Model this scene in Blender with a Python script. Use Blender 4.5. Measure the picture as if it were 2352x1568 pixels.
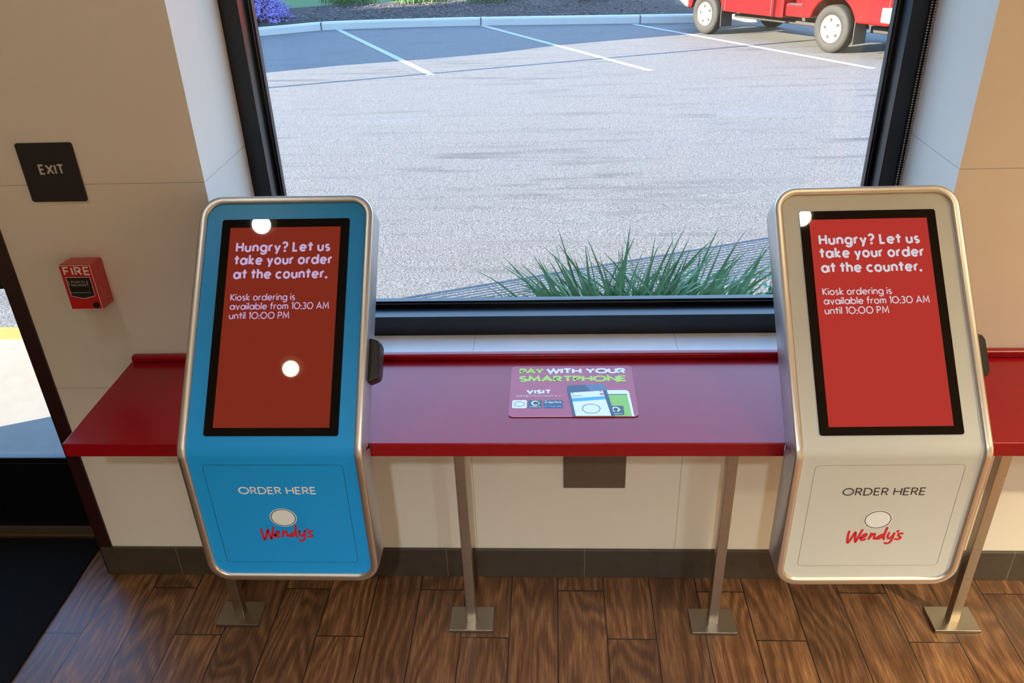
import bpy, bmesh, math, random
from mathutils import Vector, Matrix
random.seed(7)
S = bpy.context.scene
for o in list(bpy.data.objects): bpy.data.objects.remove(o)
PI = math.pi
def lin(c):
    return tuple((x/255/12.92 if x/255 <= .04045 else ((x/255+.055)/1.055)**2.4) for x in c[:3]) + (1,)

# ------------------------------------------------------------ camera, sky, sun, exposure
cam = bpy.data.cameras.new('camera'); camo = bpy.data.objects.new('camera', cam); S.collection.objects.link(camo)
yaw, pitch, roll, focal = -.0583, -.5142, -.0360, 1921.9
fwd = Vector((math.sin(yaw)*math.cos(pitch), math.cos(yaw)*math.cos(pitch), math.sin(pitch)))
rt = Vector((math.cos(yaw), -math.sin(yaw), 0)); up = rt.cross(fwd)
r2 = rt*math.cos(roll)+up*math.sin(roll); u2 = up*math.cos(roll)-rt*math.sin(roll)
M = Matrix((r2, u2, -fwd)).transposed().to_4x4(); M.translation = (.072, -2.0015, 2.0077)
camo.matrix_world = M
cam.sensor_width = 36; cam.lens = focal/2352*36; cam.clip_start = .05; cam.clip_end = 300
S.camera = camo

SKY_STRENGTH = 5.0
world = bpy.data.worlds.new('sky'); S.world = world; world.use_nodes = True
wn = world.node_tree.nodes; wl = world.node_tree.links; wn.clear()
wo = wn.new('ShaderNodeOutputWorld'); wb = wn.new('ShaderNodeBackground'); wb.inputs[1].default_value = SKY_STRENGTH
tc = wn.new('ShaderNodeTexCoord'); sx = wn.new('ShaderNodeSeparateXYZ'); cr = wn.new('ShaderNodeValToRGB')
cr.color_ramp.elements[0].position = 0; cr.color_ramp.elements[0].color = (.62, .86, 1.02, 1)
cr.color_ramp.elements[1].position = .7; cr.color_ramp.elements[1].color = (.25, .51, 1.08, 1)
wl.new(tc.outputs['Generated'], sx.inputs[0]); wl.new(sx.outputs[2], cr.inputs[0])
wl.new(cr.outputs[0], wb.inputs[0]); wl.new(wb.outputs[0], wo.inputs[0])

SUN_AZ, SUN_EL = math.radians(22), math.radians(20)
sun = bpy.data.lights.new('sun', 'SUN'); sun.energy = 50; sun.color = (1, .86, .66); sun.angle = .0025
suno = bpy.data.objects.new('sun', sun); S.collection.objects.link(suno)
d = Vector((math.cos(SUN_AZ)*math.cos(SUN_EL), math.sin(SUN_AZ)*math.cos(SUN_EL), -math.sin(SUN_EL)))
suno.rotation_euler = d.to_track_quat('-Z', 'Y').to_euler(); suno.location = (-20, -8, 12)

CAN_POWER = 20.0
WARM = (1, .87, .56)
vs = S.view_settings
vs.view_transform = 'Standard'; vs.look = 'None'; vs.gamma = 1; vs.exposure = 0; vs.use_curve_mapping = False

# ------------------------------------------------------------ materials
def mat(name, col, rough=.5, metal=0, spec=.5, coat=0, emit=None, estr=0, ior=1.5):
    m = bpy.data.materials.new(name); m.use_nodes = True
    b = m.node_tree.nodes['Principled BSDF']
    b.inputs['Base Color'].default_value = lin(col); b.inputs['Roughness'].default_value = rough
    b.inputs['Metallic'].default_value = metal; b.inputs['Specular IOR Level'].default_value = spec
    b.inputs['Coat Weight'].default_value = coat; b.inputs['Coat Roughness'].default_value = .03; b.inputs['IOR'].default_value = ior
    if emit: b.inputs['Emission Color'].default_value = lin(emit); b.inputs['Emission Strength'].default_value = estr
    return m
class NT:
    def __init__(s, m): s.t = m.node_tree; s.b = s.t.nodes['Principled BSDF']
    def n(s, k, **kw):
        x = s.t.nodes.new('ShaderNode'+k)
        for a, v in kw.items(): setattr(x, a, v)
        return x
    def l(s, a, b): s.t.links.new(a, b)
    def math(s, op, a, b=None, c=None):
        x = s.n('Math', operation=op)
        for i, v in enumerate((a, b, c)):
            if v is None: continue
            if isinstance(v, (int, float)): x.inputs[i].default_value = v
            else: s.l(v, x.inputs[i])
        return x.outputs[0]
    def mix(s, f, a, b, mode='MIX'):
        x = s.n('MixRGB', blend_type=mode)
        for i, v in enumerate((f, a, b)):
            if isinstance(v, (int, float)): x.inputs[i].default_value = v
            elif isinstance(v, tuple): x.inputs[i].default_value = v
            else: s.l(v, x.inputs[i])
        return x.outputs[0]
    def noise(s, scale, vec=None, detail=3, rough=.5, dist=0):
        x = s.n('TexNoise'); x.inputs['Scale'].default_value = scale; x.inputs['Detail'].default_value = detail
        x.inputs['Roughness'].default_value = rough; x.inputs['Distortion'].default_value = dist
        if vec is not None: s.l(vec, x.inputs['Vector'])
        return x.outputs[0]
    def ramp(s, f, *st):
        x = s.n('ValToRGB'); e = x.color_ramp.elements
        while len(e) < len(st): e.new(.5)
        for i, (p, c) in enumerate(st): e[i].position = p; e[i].color = c if len(c) == 4 else tuple(c)+(1,)
        s.l(f, x.inputs[0]); return x.outputs[0]
    def pos(s): return s.n('NewGeometry').outputs['Position']
    def mapv(s, v, scale=(1,1,1), loc=(0,0,0), rot=(0,0,0)):
        x = s.n('Mapping'); x.inputs['Scale'].default_value = scale; x.inputs['Location'].default_value = loc; x.inputs['Rotation'].default_value = rot
        s.l(v, x.inputs[0]); return x.outputs[0]
    def bump(s, h, st=.2, dist=.01):
        x = s.n('Bump'); x.inputs['Strength'].default_value = st; x.inputs['Distance'].default_value = dist
        s.l(h, x.inputs['Height']); s.l(x.outputs[0], s.b.inputs['Normal'])

def wall_tile():
    m = mat('wall_tile', (222, 214, 200), .32); t = NT(m); p = t.pos(); x = t.n('SeparateXYZ'); t.l(p, x.inputs[0])
    def line(v, off, pitch, w):
        a = t.math('FRACT', t.math('DIVIDE', t.math('SUBTRACT', v, off), pitch))
        return t.math('LESS_THAN', t.math('MULTIPLY', t.math('PINGPONG', a, .5), pitch), w)
    lz = line(x.outputs[2], .1162, .6135, .0009); lx = line(x.outputs[0], -.179, .6256, .0009)
    lx = t.math('MULTIPLY', lx, t.math('LESS_THAN', t.math('ABSOLUTE', t.math('SUBTRACT', x.outputs[0], .13)), .6))
    j = t.math('MAXIMUM', lz, lx)
    g = t.noise(3, p, 4); base = t.mix(t.math('MULTIPLY', g, .18), lin((224, 216, 203)), lin((208, 200, 188)))
    t.l(t.mix(j, base, lin((164, 156, 142))), t.b.inputs['Base Color'])
    t.bump(t.math('SUBTRACT', 1.0, j), .3, .002)
    return m
def plank_floor():
    m = mat('wood_plank_tile', (100, 65, 40), .34); t = NT(m); p = t.pos(); x = t.n('SeparateXYZ'); t.l(p, x.inputs[0])
    PW, PL = .1465, .57
    u = t.math('DIVIDE', t.math('ADD', x.outputs[0], .0705), PW); col = t.math('FLOOR', u); fu = t.math('FRACT', u)
    ph = t.math('MODULO', t.math('ADD', col, 301.0), 3.0)        # col 0 -> 1 ; joint at -.075 for col 1
    v = t.math('DIVIDE', t.math('ADD', t.math('ADD', x.outputs[1], .068), t.math('MULTIPLY', t.math('SUBTRACT', ph, 2.0), .19)), PL)
    row = t.math('FLOOR', v); fv = t.math('FRACT', v)
    du = t.math('MULTIPLY', t.math('PINGPONG', fu, .5), PW); dv = t.math('MULTIPLY', t.math('PINGPONG', fv, .5), PL)
    grout = t.math('LESS_THAN', t.math('MINIMUM', du, dv), .0018)
    cv = t.n('CombineXYZ'); t.l(col, cv.inputs[0]); t.l(row, cv.inputs[1])
    wn_ = t.n('TexWhiteNoise'); wn_.noise_dimensions = '2D'; t.l(cv.outputs[0], wn_.inputs['Vector'])
    off = t.n('VectorMath', operation='MULTIPLY_ADD'); t.l(wn_.outputs['Color'], off.inputs[0]); off.inputs[1].default_value = (9, 9, 9); t.l(p, off.inputs[2])
    pv = off.outputs[0]
    big = t.noise(3.0, t.mapv(pv, (1.5, .30, 1)), 2, .5, .3)
    wave = t.math('SINE', t.math('MULTIPLY', t.math('ADD', big, t.math('MULTIPLY', x.outputs[0], .9)), 110.0))
    grain = t.noise(42, t.mapv(pv, (4.5, .22, 1)), 5, .65, .3)
    fine = t.noise(160, t.mapv(pv, (3, .12, 1)), 3, .6)
    rings = t.math('MULTIPLY', t.math('ADD', wave, 1.0), .5)
    g = t.math('ADD', t.math('MULTIPLY', rings, .13), t.math('ADD', t.math('MULTIPLY', grain, .55), t.math('MULTIPLY', fine, .32)))
    c = t.ramp(g, (.24, lin((52, 32, 18))), (.46, lin((96, 63, 38))), (.60, lin((128, 90, 58))), (.78, lin((168, 126, 88))))
    tone = t.ramp(wn_.outputs['Value'], (0, (.72, .70, .68)), (.5, (1.0, .97, .92)), (1, (1.15, 1.1, 1.0)))
    c = t.mix(1.0, c, tone, 'MULTIPLY')
    blot = t.noise(7, t.mapv(pv, (1, .6, 1)), 3, .6)
    c = t.mix(t.ramp(blot, (.52, (0, 0, 0)), (.75, (.5, .5, .5))), c, lin((58, 34, 18)))
    t.l(t.mix(grout, c, lin((32, 24, 20))), t.b.inputs['Base Color'])
    t.l(t.ramp(g, (.3, (.32,)*3), (.8, (.45,)*3)), t.b.inputs['Roughness'])
    t.bump(t.math('SUBTRACT', t.math('MULTIPLY', g, .35), t.math('MULTIPLY', grout, 1.0)), .35, .004)
    return m
def base_tile():
    m = mat('baseboard_tile', (62, 52, 42), .38); t = NT(m); p = t.pos(); x = t.n('SeparateXYZ'); t.l(p, x.inputs[0])
    a = t.math('FRACT', t.math('DIVIDE', t.math('SUBTRACT', x.outputs[0], .163), .443))
    j = t.math('LESS_THAN', t.math('MULTIPLY', t.math('PINGPONG', a, .5), .443), .0016)
    g = t.noise(20, p, 6, .65)
    t.l(t.mix(j, t.mix(g, lin((50, 41, 33)), lin((78, 66, 54))), lin((104, 92, 78))), t.b.inputs['Base Color'])
    return m
def asphalt():
    m = mat('asphalt', (165, 162, 158), .85); t = NT(m); p = t.pos()
    sp = t.noise(75, p, 2, .7); sp2 = t.noise(24, p, 3, .6)
    c = t.mix(t.ramp(sp, (.36, (0,)*3), (.64, (1,)*3)), lin((38, 37, 36)), lin((100, 96, 92)))
    c = t.mix(t.ramp(sp2, (.3, (0,)*3), (.7, (.35,)*3)), c, lin((80, 78, 75)))
    stv = t.mapv(p, (.45, 3.2, 1), rot=(0, 0, -.06))
    st = t.noise(1.5, stv, 5, .65, .2)
    reg = t.noise(.35, p, 2)
    stm = t.math('MULTIPLY', t.ramp(st, (.52, (0,)*3), (.68, (1,)*3)), t.ramp(reg, (.40, (.15,)*3), (.6, (.8,)*3)))
    c = t.mix(stm, c, lin((34, 33, 32)))
    vo = t.n('TexVoronoi'); vo.inputs['Scale'].default_value = 2.6; t.l(p, vo.inputs['Vector'])
    c = t.mix(t.math('LESS_THAN', vo.outputs['Distance'], .016), c, lin((150, 150, 148)))
    t.l(c, t.b.inputs['Base Color']); t.bump(sp, .5, .012)
    return m
def mulch():
    m = mat('mulch', (40, 30, 24), .9); t = NT(m); p = t.pos()
    a = t.noise(30, p, 4, .7); b = t.noise(3, p, 3)
    c = t.mix(t.ramp(a, (.35, (0,)*3), (.7, (1,)*3)), lin((20, 16, 14)), lin((58, 46, 39)))
    t.l(t.mix(t.math('MULTIPLY', b, .5), c, lin((26, 22, 20))), t.b.inputs['Base Color']); t.bump(a, 1, .05)
    return m
def noisy(name, c1, c2, scale, rough=.6, bump=0, **k):
    m = mat(name, c1, rough, **k); t = NT(m); g = t.noise(scale, t.pos(), 4, .6)
    t.l(t.mix(g, lin(c1), lin(c2)), t.b.inputs['Base Color'])
    if bump: t.bump(g, bump, .01)
    return m
def brushed(name, col, rough, axis=(1, 1, 60)):
    m = mat(name, col, rough, 1); t = NT(m); g = t.noise(12, t.mapv(t.pos(), axis), 3)
    t.l(t.ramp(g, (.3, (rough*.8,)*3), (.7, (rough*1.25,)*3)), t.b.inputs['Roughness'])
    return m
def glass():
    m = bpy.data.materials.new('window_glass'); m.use_nodes = True; nt = m.node_tree; nt.nodes.clear()
    o = nt.nodes.new('ShaderNodeOutputMaterial'); tr = nt.nodes.new('ShaderNodeBsdfTransparent'); gl = nt.nodes.new('ShaderNodeBsdfGlossy')
    ge = nt.nodes.new('ShaderNodeNewGeometry'); dt = nt.nodes.new('ShaderNodeVectorMath'); dt.operation = 'DOT_PRODUCT'
    def mm(op, a, b):
        x = nt.nodes.new('ShaderNodeMath'); x.operation = op
        for i, v in enumerate((a, b)):
            if isinstance(v, (int, float)): x.inputs[i].default_value = v
            elif v is not None: nt.links.new(v, x.inputs[i])
        return x.outputs[0]
    nt.links.new(ge.outputs['Normal'], dt.inputs[0]); nt.links.new(ge.outputs['Incoming'], dt.inputs[1])
    fres = mm('ADD', mm('MULTIPLY', mm('POWER', mm('SUBTRACT', 1.0, mm('ABSOLUTE', dt.outputs['Value'], None)), 5.0), .9), .025)
    mx = nt.nodes.new('ShaderNodeMixShader')
    gl.inputs['Roughness'].default_value = 0; tr.inputs[0].default_value = (.96, .98, .98, 1)
    for a, b in ((fres, mx.inputs[0]), (tr.outputs[0], mx.inputs[1]), (gl.outputs[0], mx.inputs[2]), (mx.outputs[0], o.inputs[0])): nt.links.new(a, b)
    return m
MAT = dict(
    tile=wall_tile(), floor=plank_floor(), base=base_tile(), asphalt=asphalt(), mulch=mulch(), glass=glass(),
    ceiling=noisy('ceiling_paint', (226, 219, 205), (218, 210, 196), 8, .8),
    plaster=noisy('wall_paint', (206, 192, 170), (198, 184, 162), 6, .7),
    black=mat('black_aluminium', (11, 11, 13), .24, 0, .42),
    gasket=mat('rubber_gasket', (16, 17, 20), .35),
    brown=noisy('brown_trim', (48, 16, 11), (36, 12, 8), 14, .4),
    red=noisy('red_solid_surface', (150, 12, 22), (138, 9, 18), 40, .24, spec=.36),
    steel=brushed('brushed_steel', (178, 166, 152), .33),
    plate=brushed('brushed_plate', (150, 141, 128), .36, (60, 1, 1)),
    bronze=noisy('bronze_plate', (104, 88, 76), (92, 76, 64), 60, .5),
    silver=mat('silver_paint', (206, 200, 192), .38, 1),
    silver_side=mat('silver_shell', (196, 196, 198), .30, .85),
    blue=mat('blue_enamel', (26, 152, 226), .34, 0, .3),
    white=mat('white_enamel', (200, 201, 193), .34, 0, .3),
    bezel=mat('black_glass', (6, 6, 6), .02, 0, .28),
    blackplastic=mat('black_plastic', (24, 21, 19), .36),
    cream_ink=mat('white_ink', (224, 228, 226), .5), dark_ink=mat('dark_ink', (52, 44, 42), .5),
    red_ink=mat('red_ink', (206, 24, 38), .5), groove=mat('panel_seam', (20, 62, 92), .6), groove_grey=mat('panel_seam_grey', (150, 142, 132), .6),
    signblack=mat('sign_black', (30, 26, 26), .42), signink=mat('sign_letters', (196, 186, 170), .5),
    fire_red=mat('fire_red', (190, 26, 24), .3, coat=.3), fire_white=mat('fire_white', (222, 214, 204), .5),
    maroon=mat('sticker_maroon', (172, 34, 52), .3), lime=mat('lime_ink', (178, 214, 60), .5), pale=mat('pale_ink', (236, 240, 242), .5),
    navy=mat('navy_ink', (30, 48, 66), .4), sky=mat('light_blue_ink', (70, 170, 226), .5), green=mat('green_ink', (142, 200, 66), .5), pink=mat('pink_ink', (206, 70, 96), .5),
    sticker_edge=mat('sticker_edge', (196, 176, 160), .5),
    mat_=noisy('rubber_mat', (17, 17, 18), (10, 10, 11), 90, .95, .4, spec=.15),
    thresh=noisy('bronze_threshold', (96, 74, 42), (80, 60, 34), 18, .45, metal=.4),
    concrete=noisy('concrete', (108, 104, 96), (96, 92, 86), 12, .9, .15),
    curb=noisy('curb_concrete', (168, 166, 158), (156, 154, 146), 9, .85),
    yellow=noisy('yellow_kerb_paint', (140, 104, 22), (124, 90, 18), 20, .7),
    line=noisy('white_road_paint', (150, 150, 147), (130, 130, 127), 14, .8),
    lawn=noisy('lawn_grass', (38, 70, 23), (70, 95, 38), 5, .9, .8),
    leaf=noisy('strap_leaf', (62, 108, 62), (100, 144, 94), 9, .42), leaf2=noisy('bright_leaf', (84, 124, 34), (62, 106, 30), 9, .5),
    stem=noisy('shrub_leaf', (54, 72, 42), (40, 60, 34), 9, .7), violet=noisy('violet_flower', (122, 104, 172), (146, 130, 190), 11, .6),
    truck=mat('truck_red_paint', (124, 11, 12), .24, 0, .4, .15), tyre=noisy('tyre_rubber', (24, 23, 22), (18, 17, 16), 40, .8),
    alloy=mat('wheel_alloy', (128, 125, 120), .35, .4), hole=mat('wheel_hole', (32, 28, 26), .8), under=mat('dark_underbody', (34, 32, 30), .8),
    chrome=mat('bumper_metal', (140, 142, 140), .3, .7), flap=mat('mud_flap', (34, 35, 36), .7), carglass=mat('car_glass', (20, 26, 30), .05),
    tail=mat('tail_light', (150, 14, 16), .15), frost=mat('lamp_trim_glow', (236, 226, 206), .4, emit=(255, 214, 150), estr=.8),  # faint trim emission stands in for the lamp's light falling on the ring
    bark=noisy('bark', (84, 66, 50), (62, 48, 36), 12, .9), crown=noisy('tree_leaves', (52, 86, 40), (80, 112, 52), 3, .9),
    bead=mat('steel_bead', (206, 204, 200), .3, .6), galv=mat('galvanised_pole', (140, 142, 144), .4, .7),
    brick=noisy('outside_wall', (150, 96, 74), (170, 120, 96), 4, .9),
)

# ------------------------------------------------------------ helpers
def link(o): S.collection.objects.link(o); return o
def obj(name, bm, m, parent=None, smooth=False, bevel=0, seg=2):
    me = bpy.data.meshes.new(name); bm.normal_update(); bm.to_mesh(me); bm.free()
    for x in (m if isinstance(m, (list, tuple)) else [m]): me.materials.append(MAT[x] if isinstance(x, str) else x)
    o = link(bpy.data.objects.new(name, me))
    if parent is not None: o.parent = parent; o.matrix_parent_inverse = parent_world(parent).inverted()
    if smooth:
        for p in me.polygons: p.use_smooth = True
    if bevel:
        b = o.modifiers.new('bevel', 'BEVEL'); b.width = bevel; b.segments = seg; b.limit_method = 'ANGLE'; b.angle_limit = .6
        for p in me.polygons: p.use_smooth = True
        w = o.modifiers.new('wn', 'WEIGHTED_NORMAL'); w.keep_sharp = False
    return o
def parent_world(p):
    m = p.matrix_basis.copy()
    if p.parent: m = parent_world(p.parent) @ p.matrix_parent_inverse @ m
    return m
def tag(o, label, cat, group=None):
    o['label'] = label; o['category'] = cat
    if group: o['group'] = group
    return o
def thing(name, label, cat, loc=(0, 0, 0), group=None):
    o = link(bpy.data.objects.new(name, None)); o.location = loc; o.empty_display_size = .1
    return tag(o, label, cat, group)
def struct(o, kind='structure'): o['kind'] = kind; return o
def bx(bm, x0, x1, y0, y1, z0, z1, mi=0, T=None):
    v = [bm.verts.new((x, y, z)) for x in (x0, x1) for y in (y0, y1) for z in (z0, z1)]
    for f in ((0, 1, 3, 2), (4, 6, 7, 5), (0, 4, 5, 1), (2, 3, 7, 6), (0, 2, 6, 4), (1, 5, 7, 3)):
        fc = bm.faces.new([v[i] for i in f]); fc.material_index = mi
    if T is not None:
        for q in v: q.co = T @ q.co
    return bm
def box(*a, **k): return bx(bmesh.new(), *a, **k)
def cyl(bm, p0, p1, r0, r1=None, n=20, mi=0, caps=True):
    r1 = r0 if r1 is None else r1; p0, p1 = Vector(p0), Vector(p1); ax = (p1-p0).normalized()
    a = ax.orthogonal().normalized(); b = ax.cross(a)
    A = [bm.verts.new(p0+r0*(a*math.cos(t)+b*math.sin(t))) for t in [2*PI*i/n for i in range(n)]]
    B = [bm.verts.new(p1+r1*(a*math.cos(t)+b*math.sin(t))) for t in [2*PI*i/n for i in range(n)]]
    for i in range(n): bm.faces.new((A[i], A[(i+1) % n], B[(i+1) % n], B[i])).material_index = mi
    if caps: bm.faces.new(A[::-1]).material_index = mi; bm.faces.new(B).material_index = mi
    return bm
def prism(bm, pts, f0, f1, mi=0):
    """outline pts (2-tuples) mapped by f0 (front) and f1 (back), capped and walled"""
    A = [bm.verts.new(f0(*p)) for p in pts]; B = [bm.verts.new(f1(*p)) for p in pts]; n = len(pts)
    bm.faces.new(A).material_index = mi; bm.faces.new(B[::-1]).material_index = mi
    for i in range(n): bm.faces.new((A[i], B[i], B[(i+1) % n], A[(i+1) % n])).material_index = mi
    return bm
def rrect(x0, x1, y0, y1, r, k=6):
    P = []
    for cx, cy, a in ((x1-r, y1-r, 0), (x0+r, y1-r, PI/2), (x0+r, y0+r, PI), (x1-r, y0+r, 1.5*PI)):
        P += [(cx+r*math.cos(a+PI/2*i/k), cy+r*math.sin(a+PI/2*i/k)) for i in range(k+1)]
    return P
def ellipse(cx, cy, rx, ry, n=36): return [(cx+rx*math.cos(2*PI*i/n), cy+ry*math.sin(2*PI*i/n)) for i in range(n)]
def poly(bm, pts, f, mi=0): bm.faces.new([bm.verts.new(f(*p)) for p in pts]).material_index = mi

# ------------------------------------------------------------ stroke lettering (geometric sans)
def arc(cx, cy, rx, ry, a0, a1, n=18):
    return [(cx+rx*math.cos(math.radians(a0+(a1-a0)*i/n)), cy+ry*math.sin(math.radians(a0+(a1-a0)*i/n))) for i in range(n+1)]
X = .66; R = X/2
def ring(cx, cy, rx, ry): return arc(cx, cy, rx, ry, 0, 360, 32)
GL = {
 'a': (X+.08, [ring(R, R, R, R), [(X+.08, X+.03), (X+.08, -.02)]]), 'b': (X, [ring(R, R, R, R), [(0, 1.05), (0, 0)]]),
 'c': (.56, [arc(R, R, R, R, 48, 312)]), 'd': (X+.06, [ring(R, R, R, R), [(X+.06, 1.05), (X+.06, -.02)]]),
 'e': (X, [[(0, R), (X, R)] , arc(R, R, R, R, 0, 318)]), 'f': (.36, [[(.14, 0), (.14, .82)]+arc(.34, .82, .20, .23, 180, 80, 8), [(-.06, X), (.40, X)]]),
 'g': (X, [ring(R, R, R, R), [(X, X), (X, -.03)]+arc(R, -.03, R, .29, 0, -150)]),
 'h': (.54, [[(0, 1.05), (0, 0)], [(0, .39)]+arc(.27, .39, .27, .27, 180, 0)+[(.54, 0)]]), 'i': (0, [[(0, X), (0, 0)], 'dot', (0, .93)]),
 'k': (.5, [[(0, 1.05), (0, 0)], [(.46, X), (.02, .30), (.5, 0)]]), 'l': (0, [[(0, 1.05), (0, 0)]]),
 'm': (.84, [[(0, X), (0, 0)], [(0, .45)]+arc(.21, .45, .21, .21, 180, 0)+[(.42, 0)], [(.42, .45)]+arc(.63, .45, .21, .21, 180, 0)+[(.84, 0)]]),
 'n': (.54, [[(0, X), (0, 0)], [(0, .39)]+arc(.27, .39, .27, .27, 180, 0)+[(.54, 0)]]), 'o': (X, [ring(R, R, R, R)]),
 'p': (X, [ring(R, R, R, R), [(0, X), (0, -.34)]]), 'r': (.30, [[(0, X), (0, 0)], [(0, .36)]+arc(.27, .36, .27, .30, 180, 75)]),
 's': (.40, [arc(.2, .49, .18, .17, 40, 270, 12)+arc(.2, .16, .2, .16, 90, -140, 12)]),
 't': (.34, [[(.17, .98), (.17, 0)], [(-.10, X), (.44, X)]]), 'u': (.54, [[(0, X)]+arc(.27, .27, .27, .27, 180, 360)+[(.54, X)], [(.54, X), (.54, 0)]]),
 'v': (.56, [[(0, X), (.28, 0), (.56, X)]]), 'y': (.58, [[(0, X), (.30, .02)], [(.58, X), (.18, -.34)]]),
 '?': (.5, [arc(.25, .74, .25, .26, 165, -60, 14)+[(.25, .42), (.25, .26)], 'dot', (.25, 0)]), '.': (0, ['dot', (0, 0)]), ':': (0, ['dot', (0, 0), 'dot', (0, .5)]),
 '/': (.4, [[(0, -.1), (.4, 1.05)]]), "'": (0, [[(0, 1), (0, .75)]]),
 'A': (.84, [[(0, 0), (.42, 1), (.84, 0)], [(.15, .33), (.69, .33)]]), 'B': (.52, [[(0, 0), (0, 1), (.28, 1)]+arc(.28, .76, .22, .24, 90, -90)+[(0, .52)], [(.28, .52)]+arc(.28, .26, .26, .26, 90, -90)+[(0, 0)]]),
 'C': (.86, [arc(.5, .5, .5, .5, 45, 315)]), 'D': (.74, [[(0, 0), (0, 1), (.26, 1)]+arc(.26, .5, .48, .5, 90, -90)+[(0, 0)]]),
 'E': (.5, [[(.5, 1), (0, 1), (0, 0), (.5, 0)], [(0, .5), (.45, .5)]]), 'F': (.48, [[(.48, 1), (0, 1), (0, 0)], [(0, .5), (.42, .5)]]),
 'G': (.95, [arc(.5, .5, .5, .5, 45, 350)+[(.98, .46), (.55, .46)]]), 'H': (.7, [[(0, 0), (0, 1)], [(.7, 0), (.7, 1)], [(0, .5), (.7, .5)]]),
 'I': (0, [[(0, 0), (0, 1)]]), 'K': (.6, [[(0, 0), (0, 1)], [(.58, 1), (.04, .46), (.62, 0)]]), 'L': (.46, [[(0, 1), (0, 0), (.46, 0)]]),
 'M': (.9, [[(0, 0), (.1, 1), (.45, .22), (.8, 1), (.9, 0)]]), 'N': (.72, [[(0, 0), (0, 1), (.72, 0), (.72, 1)]]), 'O': (1.0, [ring(.5, .5, .5, .5)]),
 'P': (.52, [[(0, 0), (0, 1), (.26, 1)]+arc(.26, .74, .26, .26, 90, -90)+[(0, .48)]]),
 'R': (.56, [[(0, 0), (0, 1), (.26, 1)]+arc(.26, .74, .26, .26, 90, -90)+[(0, .48)], [(.24, .48), (.56, 0)]]),
 'S': (.5, [arc(.25, .74, .23, .26, 35, 270, 14)+arc(.25, .24, .27, .24, 90, -145, 14)]), 'T': (.66, [[(0, 1), (.66, 1)], [(.33, 1), (.33, 0)]]),
 'U': (.68, [[(0, 1)]+arc(.34, .34, .34, .34, 180, 360)+[(.68, 1)]]), 'V': (.8, [[(0, 1), (.4, 0), (.8, 1)]]),
 'W': (1.16, [[(0, 1), (.3, 0), (.58, .9), (.86, 0), (1.16, 1)]]), 'X': (.74, [[(0, 0), (.74, 1)], [(0, 1), (.74, 0)]]), 'Y': (.74, [[(0, 1), (.37, .46), (.74, 1)], [(.37, .46), (.37, 0)]]),
 '0': (.92, [ring(.46, .5, .46, .5)]), '1': (.18, [[(0, .86), (.18, 1), (.18, 0)]]), '3': (.5, [arc(.24, .76, .22, .24, 150, -90, 14), arc(.24, .26, .26, .26, 90, -150, 14)]),
}
NSTROKE = 0
def ribbon(bm, pts, w, f, mi=0, round_=False):
    """flat stroke of width w; square corners mitred, optional round ends"""
    P = [Vector(p) for p in pts]
    P = [p for i, p in enumerate(P) if i == 0 or (p-P[i-1]).length > 1e-7]; n = len(P)
    closed = (P[0]-P[-1]).length < 1e-6
    L = []
    for i, p in enumerate(P):
        a = P[i-1] if i > 0 else (P[-2] if closed else None); b = P[i+1] if i < n-1 else (P[1] if closed else None)
        d0 = (p-a).normalized() if a is not None else None; d1 = (b-p).normalized() if b is not None else None
        if d0 is None: t = d1; k = 1
        elif d1 is None: t = d0; k = 1
        else:
            t = d0+d1
            t = d1.copy() if t.length < 1e-6 else t.normalized(); k = min(1/max(t.dot(d1), .3), 2.4)
        nn = Vector((-t.y, t.x))*w/2*k
        L.append((bm.verts.new(f(*(p+nn))), bm.verts.new(f(*(p-nn)))))
    for i in range(n-1): bm.faces.new((L[i][0], L[i][1], L[i+1][1], L[i+1][0])).material_index = mi
    global NSTROKE
    NSTROKE += 1; q = [L[0][0].co, L[0][1].co, L[1][1].co]; nv = (q[1]-q[0]).cross(q[2]-q[0])
    nv = nv.normalized()*((NSTROKE % 9)*1.6e-5)      # each stroke of ink lies a hair above the last one
    for pair in L:
        for v in pair: v.co += nv
    if round_:
        for p in (P if round_ == 'all' else (P[0], P[-1])): poly(bm, ellipse(p.x, p.y, w/2, w/2, 14), f, mi)
def text(bm, s, x0, y0, cap, w, f, width=None, mi=0, gap=.30, xs=1.0, space=.42, align='L'):
    """draw s at baseline (x0,y0), capital height cap, stroke w; width (if given) stretches the line to fit"""
    k = cap-w; adv = 0; items = []
    for ch in s:
        if ch == ' ': adv += space; continue
        gw, st = GL[ch]; items.append((adv, st)); adv += gw+gap
    tot = adv-gap
    kx = k*xs if width is None else (width-w)/tot
    ox = {'L': 0, 'C': -(tot*kx+w)/2, 'R': -(tot*kx+w)}[align]
    for a, st in items:
        i = 0
        while i < len(st):
            if st[i] == 'dot':
                dx, dy = st[i+1]; poly(bm, ellipse(x0+ox+w/2+(a+dx)*kx, y0+w/2+dy*k, w*.62, w*.62, 16), f, mi); i += 2; continue
            ribbon(bm, [(x0+ox+w/2+(a+p[0])*kx, y0+w/2+p[1]*k) for p in st[i]], w, f, mi); i += 1

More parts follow.
